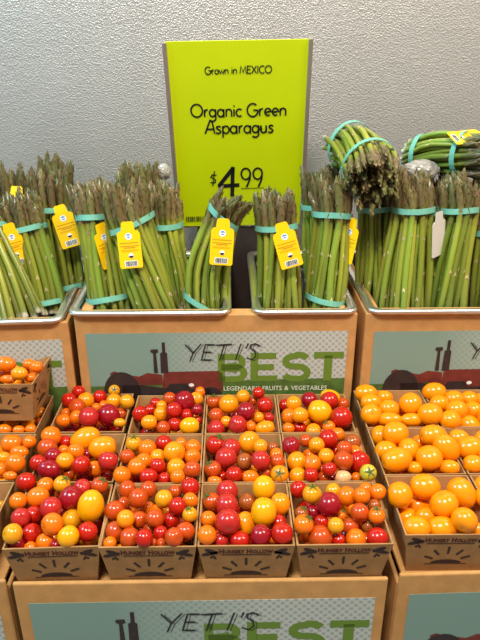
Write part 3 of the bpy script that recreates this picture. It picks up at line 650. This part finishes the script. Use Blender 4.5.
# ================================================================== tomatoes
# crop origin, scale, then "x,y,r[xr2[@angle]] colour [*=calyx] layer" measured on the photo
TR = {
 'F1': (0, 470, 4.364, "114,50,40 r 2;199,70,37 o 1;271,62,36 y* 2;165,118,48x42@20 o 2;79,135,36 o 2;308,122,51 d 2;222,165,46 p 2;360,78,38 p 0;434,68,36 a* 1;396,158,70x55@80 Y 2;312,215,42 y 0;298,290,46 Y 2;382,270,42 r 1;228,237,47 o 2;90,208,40 p 1;146,196,38 r 1;55,278,42 y 2;138,277,41 r 1;76,323,33 d 2;135,338,28 o 1;194,316,38 o 2;243,330,25 d 0;258,100,20 a 0"),
 'F2': (90, 470, 4.364, "163,85,38 a 1;254,85,36 a 1;210,123,42 a 2;148,145,28 a 0;108,178,42 a 1;322,126,38 y 2;372,94,28 a 1;437,75,40 r 2;381,158,38 r 2;438,132,33 o 1;436,194,32 y* 2;156,216,38 O 2;214,218,36 a 1;254,166,28 o 0;287,183,32 o 0;283,213,40 a 2;355,220,38 r 0;100,267,42 a 1;416,270,42 a 1;172,294,44 a 1;236,297,38 r 2;308,275,31 r 1;367,293,40 a 2;75,322,28 o 1;255,258,24 a 0;275,318,20 a 1;310,318,20 a 1"),
 'F3': (190, 470, 4.364, "162,92,46 p 1;160,153,49 p 1;165,227,54 p 2;86,138,38 a* 1;250,140,38 b 0;322,78,52x47@85 Y 2;322,182,61x54@85 Y 2;395,148,48x42@90 O 1;80,214,34 o 1;74,284,41 o 2;242,235,50x43@90 O 0;133,308,36 p 1;218,308,44x39 r 1;308,285,46 d 1;402,278,47 r 2;385,230,36 r 0"),
 'F4': (290, 470, 4.364, "36,84,36 r 1;96,105,40 y* 2;188,92,33 y 1;170,150,52 d 2;248,115,42 o 1;313,112,36 o 2;330,82,28 o 0;383,97,36 o 2;308,188,40 a 2;275,175,24 o 1;374,198,35 o* 2;368,155,28 b 0;60,237,42 o* 2;102,185,34 d 0;137,228,32 r 0;200,242,34 y 2;225,200,25 o* 0;264,245,36 a 1;132,294,52 a 1;214,308,35 r 0;285,302,43 o 2;335,305,30 a 0;394,300,46x42 r 1;340,245,28 b* 0;48,190,30 b* 0"),
 'M1': (20, 420, 4.364, "142,75,43 o 2;120,122,42 a 1;195,92,28 r 0;284,85,68x49@28 O 2;362,120,60x47@10 O 1;190,133,24 o 0;243,138,36 o 1;144,158,36 d 1;80,188,36 r 1;127,214,50x38@-8 d 2;197,181,38 O 2;266,196,40 r 1;384,178,42 p 2;325,215,36 o 0;215,235,26 a* 0;295,150,25 d 0"),
 'M2': (105, 420, 4.571, "132,108,36 y* 1;194,131,40 o 2;268,108,38 r 0;348,108,28 o 0;402,126,36 o 1;317,148,48 O 2;400,168,36 o 1;240,170,36 O 1;100,168,34 a 1;178,188,36 o 1;147,214,41 o 2;240,209,36 r 2;325,218,42 O 1;397,226,38 a 2;78,252,40 o 2;198,258,42x35 r 1;270,270,30 r 1;335,258,35 o 2"),
 'M3': (195, 420, 4.571, "88,115,46 r* 1;140,175,48 p 2;165,128,42 p 1;248,102,49 O 2;300,122,33 O 2;225,190,38 b 1;300,185,44 p 2;68,228,38 a* 1;178,250,38 r 2;122,258,24 r 0;252,262,40x31 o 1;88,280,34x22 o 1;360,128,28 b 0;372,158,30 o 1;378,188,32 a 2;388,248,40 O+ 2;325,243,30 a 0"),
 'M4': (275, 415, 4.364, "70,133,38 d 2;133,112,28 a 1;182,132,34 O 2;232,105,42 r 2;274,85,30 o 1;338,120,36 b 1;224,180,34 O 2;303,148,34 a 1;268,155,28 r 0;355,165,32 o 0;300,202,41 a 2;372,203,45 r 1;90,205,44 O 1;92,268,38 O 2;150,178,30 o 0;163,210,36 o 2;238,236,31 r 2;157,262,32 r 1;205,238,25 a 0;213,275,28 a 0;295,268,38x28 w 1;355,272,22 o 0;407,252,36 g+ 2"),
 'B1': (45, 380, 5.053, "170,60,32 r 1;122,103,38 r 1;206,103,40 O 2;278,85,34 r 1;350,53,28 y+ 2;348,108,38 O 1;414,110,36 y 2;162,137,42 a 2;108,168,26 o 0;160,188,34 o 1;95,205,38x32 o 1;222,188,50 p 2;322,178,56 d 2;398,172,32 a 1;377,216,30x22 y* 1;258,138,22 o 0;298,130,28 o 0"),
 'B2': (120, 380, 5.053, "254,92,34 a 1;325,107,50 d 2;300,90,26 r 0;385,95,34 O 0;405,60,26 o 2;102,172,40 r 1;150,152,28 r 0;205,172,38x33@90 O 1;272,153,40 r 2;337,177,33 r 1;390,150,28 d 2;210,130,26 O 0;148,214,40x36 O 2;219,241,34 a 2;278,226,36 r 1;353,232,50x42 Y 2;158,262,34x22 a 0;395,205,22 r 0;178,118,28 r 0"),
 'B3': (198, 380, 5.053, "78,112,36 a* 1;155,122,48 O 2;227,84,34 O 1;305,66,30 r 2;278,108,22 a 0;338,128,40 r 1;243,158,46 d 2;92,180,38 a 1;144,212,30 O 1;90,246,44 p 1;200,226,46 p 2;265,236,28 o 1;306,190,28 O 1;359,190,26 r 1;340,245,50x36@12 O 2;378,275,33 o 2"),
 'B4': (270, 380, 5.053, "120,120,38 O 2;60,128,32 r 0;200,103,42 d 1;306,84,50x34@-15 Y 0;300,104,44 r 2;250,160,62x56@-20 Y 2;77,186,42 o 1;152,178,40 O 2;368,122,32 a 0;362,190,54 r 2;88,245,30 o 1;150,242,32 r 0;220,258,38 O 2;298,238,32 o* 1"),
 'R31': (350, 378, 3.692, "58,56,40x30 k 2;124,72,32x25 k 1;76,90,38x29 k 2;78,134,36x34 k 2;144,114,36x32 k 2;223,96,40x38 k 2;190,120,25 k 0;143,153,46x24 k 1;228,155,42x24 k 1;297,134,44x39 k 2"),
 'R32': (350, 378, 3.692, "312,52,42x33 k 2;330,94,34x29 k 1;384,78,34x30 k 1;440,78,32x28 k 1;395,118,38x34 k 2;455,122,34x32 k 1;370,156,38x34 k 2;444,180,48x38@-35 k 2;484,86,30x28 k 1;505,140,36x32 k 1;540,100,34x30 k 1"),
 'R21': (350, 378, 3.692, "165,208,46x41 k 2;104,210,36x34 k 1;122,265,40x34 k 1;172,302,56x42@10 k 2;216,265,40x38 k 1;258,238,30x26 k 0;306,212,48x37 k 2;355,260,55x43@-55 k 2;292,296,46x43@80 k 2;238,332,28x22 k 1;366,330,38x26 k 1"),
 'R22': (350, 378, 3.692, "400,222,36x30 k 1;442,258,48x40@10 k 2;455,318,36x32 k 2;500,225,38x32 k 1;520,290,44x36 k 2"),
 'R11': (375, 460, 4.571, "113,160,56 k 2;226,122,66x54 k 2;316,202,60x58 k 2;396,150,70x56@-55 k 2;200,208,54x42 k 0;130,268,46 k 1;236,258,52x42 k 0;188,312,60x50 k 2;314,310,66x50 k 2;400,278,56x52 k 1;455,322,42x38 k 2;398,341,24x16 k 0"),
 'R12': (375, 460, 4.571, "520,170,58x50 k 2;560,260,56x50 k 2;500,120,50x46 k 1"),
 'S': (0, 345, 7.53, "40,145,80x56 o 2;145,215,62x48 O 2;220,145,48x38 o 1;275,165,50x42 o 2;225,248,44x32 o 1;60,258,62x32 o 1;40,212,46x32 a 0;195,195,28 a 0"),
 'L3': (0, 410, 5.34, "22,105,40x28 o 2;100,108,32x24 o 2;165,102,30x24 o 2;215,60,18 a 1"),
 'L2': (0, 410, 5.34, "62,180,56x46 o 2;158,170,34 o 2;115,225,50x34 o 1;82,285,52x50 o 2;20,255,35x30 O 1;6,320,40 o 1;55,352,38x24 o 1"),
 'L1': (0, 410, 5.34, "4,505,25x20 y 0"),
}
def tomato_mesh():
    vs = []; fs = []; S = 20; prof = []
    for i in range(1, 14):
        a = PI * i / 14; r = math.sin(a); z = math.cos(a)
        if z > .8: z -= .10 * ((z - .8) / .2) ** 1.5
        prof.append((r, z))
    vs.append((0, 0, .86))
    for r, z in prof: vs += [(r * math.cos(2 * PI * j / S), r * math.sin(2 * PI * j / S), z) for j in range(S)]
    vs.append((0, 0, -1)); n = len(vs) - 1
    for j in range(S): fs.append((0, 1 + j, 1 + (j + 1) % S))
    for i in range(12):
        for j in range(S): fs.append((1 + i * S + j, 1 + (i + 1) * S + j, 1 + (i + 1) * S + (j + 1) % S, 1 + i * S + (j + 1) % S))
    for j in range(S): fs.append((n, 1 + 12 * S + (j + 1) % S, 1 + 12 * S + j))
    # small dry stem scar in the dimple
    k = len(vs); vs += [(.075 * math.cos(PI * j / 3), .075 * math.sin(PI * j / 3), .875) for j in range(6)]; fs.append(tuple(range(k, k + 6)))
    return mesh('tomato', vs, fs, [M['tom_r'], M['scar']], True, [0] * (len(fs) - 1) + [1])
TOM = tomato_mesh()
def calyx_mesh():
    vs = []; fs = []
    for k in range(5):
        a = 2 * PI * k / 5; c, s = math.cos(a), math.sin(a); n = len(vs)
        for (x, y, z) in ((.02, .07, .93), (.02, -.07, .93), (.30, .10, 1.0), (.30, -.10, 1.0), (.55, .05, .96), (.55, -.05, .96), (.80, 0, .88)): vs.append((x * c - y * s, x * s + y * c, z))
        fs += [(n, n + 1, n + 3, n + 2), (n + 2, n + 3, n + 5, n + 4), (n + 4, n + 5, n + 6)]
    n = len(vs); vs += [(.06 * math.cos(PI * j / 3), .06 * math.sin(PI * j / 3), z) for z in (.9, 1.28) for j in range(6)]
    fs += [(n + j, n + (j + 1) % 6, n + 6 + (j + 1) % 6, n + 6 + j) for j in range(6)] + [tuple(range(n + 6, n + 12))]
    return mesh('calyx', vs, fs, M['calyx'])
CAL = calyx_mesh()
ORD = ['leftmost such', 'second such from left', 'third such from left', 'fourth such from left', 'fifth such from left', 'sixth such from left', 'seventh such from left', 'eighth such from left', 'ninth such from left', 'tenth such from left', 'eleventh such from left', 'twelfth such from left']
buried = []
def settle(key):
    cx, cy, z0, nick = cartons[key]; ox, oy, sc, txt = TR[key]; H = PH; rim = z0 + H; rg = random.Random(hash(key) % 1 + sum(map(ord, key)))
    T = []
    for it in txt.split(';'):
        a, c, l = it.split(); x, y, r = a.split(','); ang = 0
        if '@' in r: r, ang = r.split('@')
        ra, rb = (float(q) for q in (r.split('x') if 'x' in r else (r, r)))
        T.append(dict(px=ox + float(x) / sc, py=oy + float(y) / sc, a=max(ra, rb) / sc, b=min(ra, rb) / sc, ang=float(ang) + (90 if ra < rb else 0), c=c[0], cal=c[1:], l=int(l)))
    hw = (TW - TH) * (.90 if key == 'S' else .975); slope = (TW - BW) / H
    def half(z): return hw - slope * max(0, rim - z) * (1.6 if key == 'S' else 1)
    for t in T:
        zc = rim + (-.007, .001, .009)[t['l']]
        if key == 'L1': zc = rim - .03
        while True:
            P = atz(t['px'], t['py'], zc); d = depth(P) / FPX; rr = math.sqrt(t['a'] * t['b']) * d
            if (P[1] - rr * .95 >= cy - half(zc)) or zc < z0 + rr + .002 or zc > rim + .012: break
            zc -= .001
        t['P'] = P; t['r'] = rr; t['u'] = ray(t['px'], t['py']) / np.linalg.norm(ray(t['px'], t['py']))
    nv = len(T); bp = []; br = []
    big = key[0] in 'RSL'; g = 3 if big else 4; rad = .0135 if big else .0108
    for lv in range(1 if key == 'L1' else 2):
        for i in range(g):
            for j in range(g):
                hz = half(z0 + rad + lv * .018) - rad; bp.append([cx + (2 * i / (g - 1) - 1) * hz * .96 + rg.uniform(-.001, .001), cy + (2 * j / (g - 1) - 1) * hz * .96 + rg.uniform(-.001, .001), z0 + .003 + rad + lv * .017]); br.append(rad * rg.uniform(.85, 1))
    P = np.array([t['P'] for t in T] + bp); Rr = np.array([t['r'] for t in T] + br); P0_ = P.copy(); U_ = np.array([t['u'] for t in T]); n = len(P)
    ne = Rr.copy()
    for i, t in enumerate(T): ne[i] = (t['a'] * .35 + t['b'] * .65) / math.sqrt(t['a'] * t['b']) * Rr[i]
    for itn in range(260):
        D = P[:, None] - P[None]; dist = np.linalg.norm(D, axis=2) + np.eye(n); ov = np.maximum(0, ne[:, None] + ne[None] - dist); np.fill_diagonal(ov, 0)
        wgt = np.ones((n, n)) * .5
        wgt[:nv, nv:] = .12; wgt[nv:, :nv] = .88
        mv = (D / dist[..., None] * (ov * wgt)[..., None]).sum(1) * .55
        al = (mv[:nv] * U_).sum(1, keepdims=True) * U_; mv[:nv] = al + (mv[:nv] - al) * .45
        P += mv
        back = P0_[:nv] - P[:nv]; back -= (back * U_).sum(1, keepdims=True) * U_; P[:nv] += back * (.10 if itn < 200 else .03)
        for i in range(n):
            z = P[i, 2]; lim = half(z) - ne[i] * .97 + max(0, z - rim) * 1.6
            if z < rim + .012:
                P[i, 0] = min(max(P[i, 0], cx - lim), cx + lim); P[i, 1] = min(max(P[i, 1], cy - lim), cy + lim)
            P[i, 2] = max(P[i, 2], z0 + .0018 + ne[i])
            if i >= nv: P[i, 2] = min(P[i, 2], rim - .006 - ne[i])
    D = P[:, None] - P[None]; dist = np.linalg.norm(D, axis=2) + np.eye(n) * 9
    for i in range(n):
        if i >= nv:
            if np.min(dist[i] - ne) > ne[i] * .45: buried.append((P[i], min(ne[i], float(np.min(dist[i] - ne)))))
    out = []
    for i, t in enumerate(T):
        d = depth(P[i]) / FPX; out.append((t, P[i], t['a'] * d * (1.08 if key[0] == 'R' else 1.05), t['b'] * d * (1.08 if key[0] == 'R' else 1.05)))
    kinds = {}
    for t, p, a, b_ in out:
        s = math.sqrt(a * b_); size = 'small' if s < .0102 else 'medium' if s < .0135 else 'large'
        t['k'] = f"{size} {TC[t['c']][1]}" + (' oval' if a / b_ > 1.16 else '') + ' tomato' + (' with green calyx' if t['cal'] else '')
        kinds.setdefault(t['k'], []).append(t)
    for k, l in kinds.items():
        l.sort(key=lambda t: t['px'])
        for i, t in enumerate(l): t['label'] = f"{k}{', ' + ORD[i] + ',' if len(l) > 1 else ''} in {nick}"
    for t, p, a, b_ in out:
        o = link('tomato', TOM); o.material_slots[0].link = 'OBJECT'; o.material_slots[0].material = M['tom_' + t['c']]
        R_, U2, B_ = Vector(_R), Vector(_U), Vector(-_F)
        if a / b_ > 1.08:
            c, s = math.cos(math.radians(t['ang'])), math.sin(math.radians(t['ang'])); zx = R_ * c + U2 * s
            yx = B_; xx = yx.cross(zx); flip = rg.random() < .5
            tl = rg.uniform(-.25, .25); zx, yx = (zx * math.cos(tl) + yx * math.sin(tl)), (yx * math.cos(tl) - zx * math.sin(tl))
            if flip: zx, xx = -zx, -xx
            sc3 = (b_, b_, a)
        else:
            if t['cal'] == '+': zx = (B_ + U2 * .35 + R_ * rg.uniform(-.2, .2)).normalized()
            elif t['cal']: zx = (B_ * .35 + U2 * 1.0 + R_ * rg.uniform(-.9, .9)).normalized()
            else: zx = Vector((rg.gauss(0, 1), rg.gauss(0, 1), rg.gauss(0, 1))).normalized()
            xx = zx.orthogonal().normalized(); yx = zx.cross(xx); sc3 = (a, a, b_ * .97)
        m = Matrix((xx, yx, zx)).transposed().to_4x4() @ Matrix.Diagonal((*sc3, 1)); m.translation = Vector([float(q) for q in p]); o.matrix_world = m
        tag(o, t['label'], 'tomato', 'orange tomatoes in the cartons' if key[0] in 'RSL' else 'mixed tomatoes in the cartons')
        if t['cal']: link('calyx', CAL, o, Matrix.Rotation(rg.uniform(0, 1.2), 4, 'Z'))
for key in TR: settle(key)
# the deeper layer that only glints through the gaps
bm = bmesh.new(); bmesh.ops.create_icosphere(bm, subdivisions=2, radius=1); bv = [tuple(v.co) for v in bm.verts]; bf = [tuple(v.index for v in f.verts) for f in bm.faces]; bm.free()
vs = []; fs = []; mi = []; pal = ['r', 'd', 'a', 'o', 'O', 'r', 'k']
for p, r in buried:
    n = len(vs); vs += [(p[0] + x * r, p[1] + y * r, p[2] + z * r) for x, y, z in bv]; fs += [tuple(i + n for i in f) for f in bf]
    edge = p[0] > .408 or p[0] < -.012; mi += [6 if edge else rnd.randrange(6)] * len(bf)
o = link('buried_tomatoes', mesh('buried_tomatoes', vs, fs, [M['tom_' + c] for c in pal], True, mi))
tag(o, 'deeper layer of tomatoes glimpsed between the top ones in the cartons', 'tomatoes', kind='stuff')
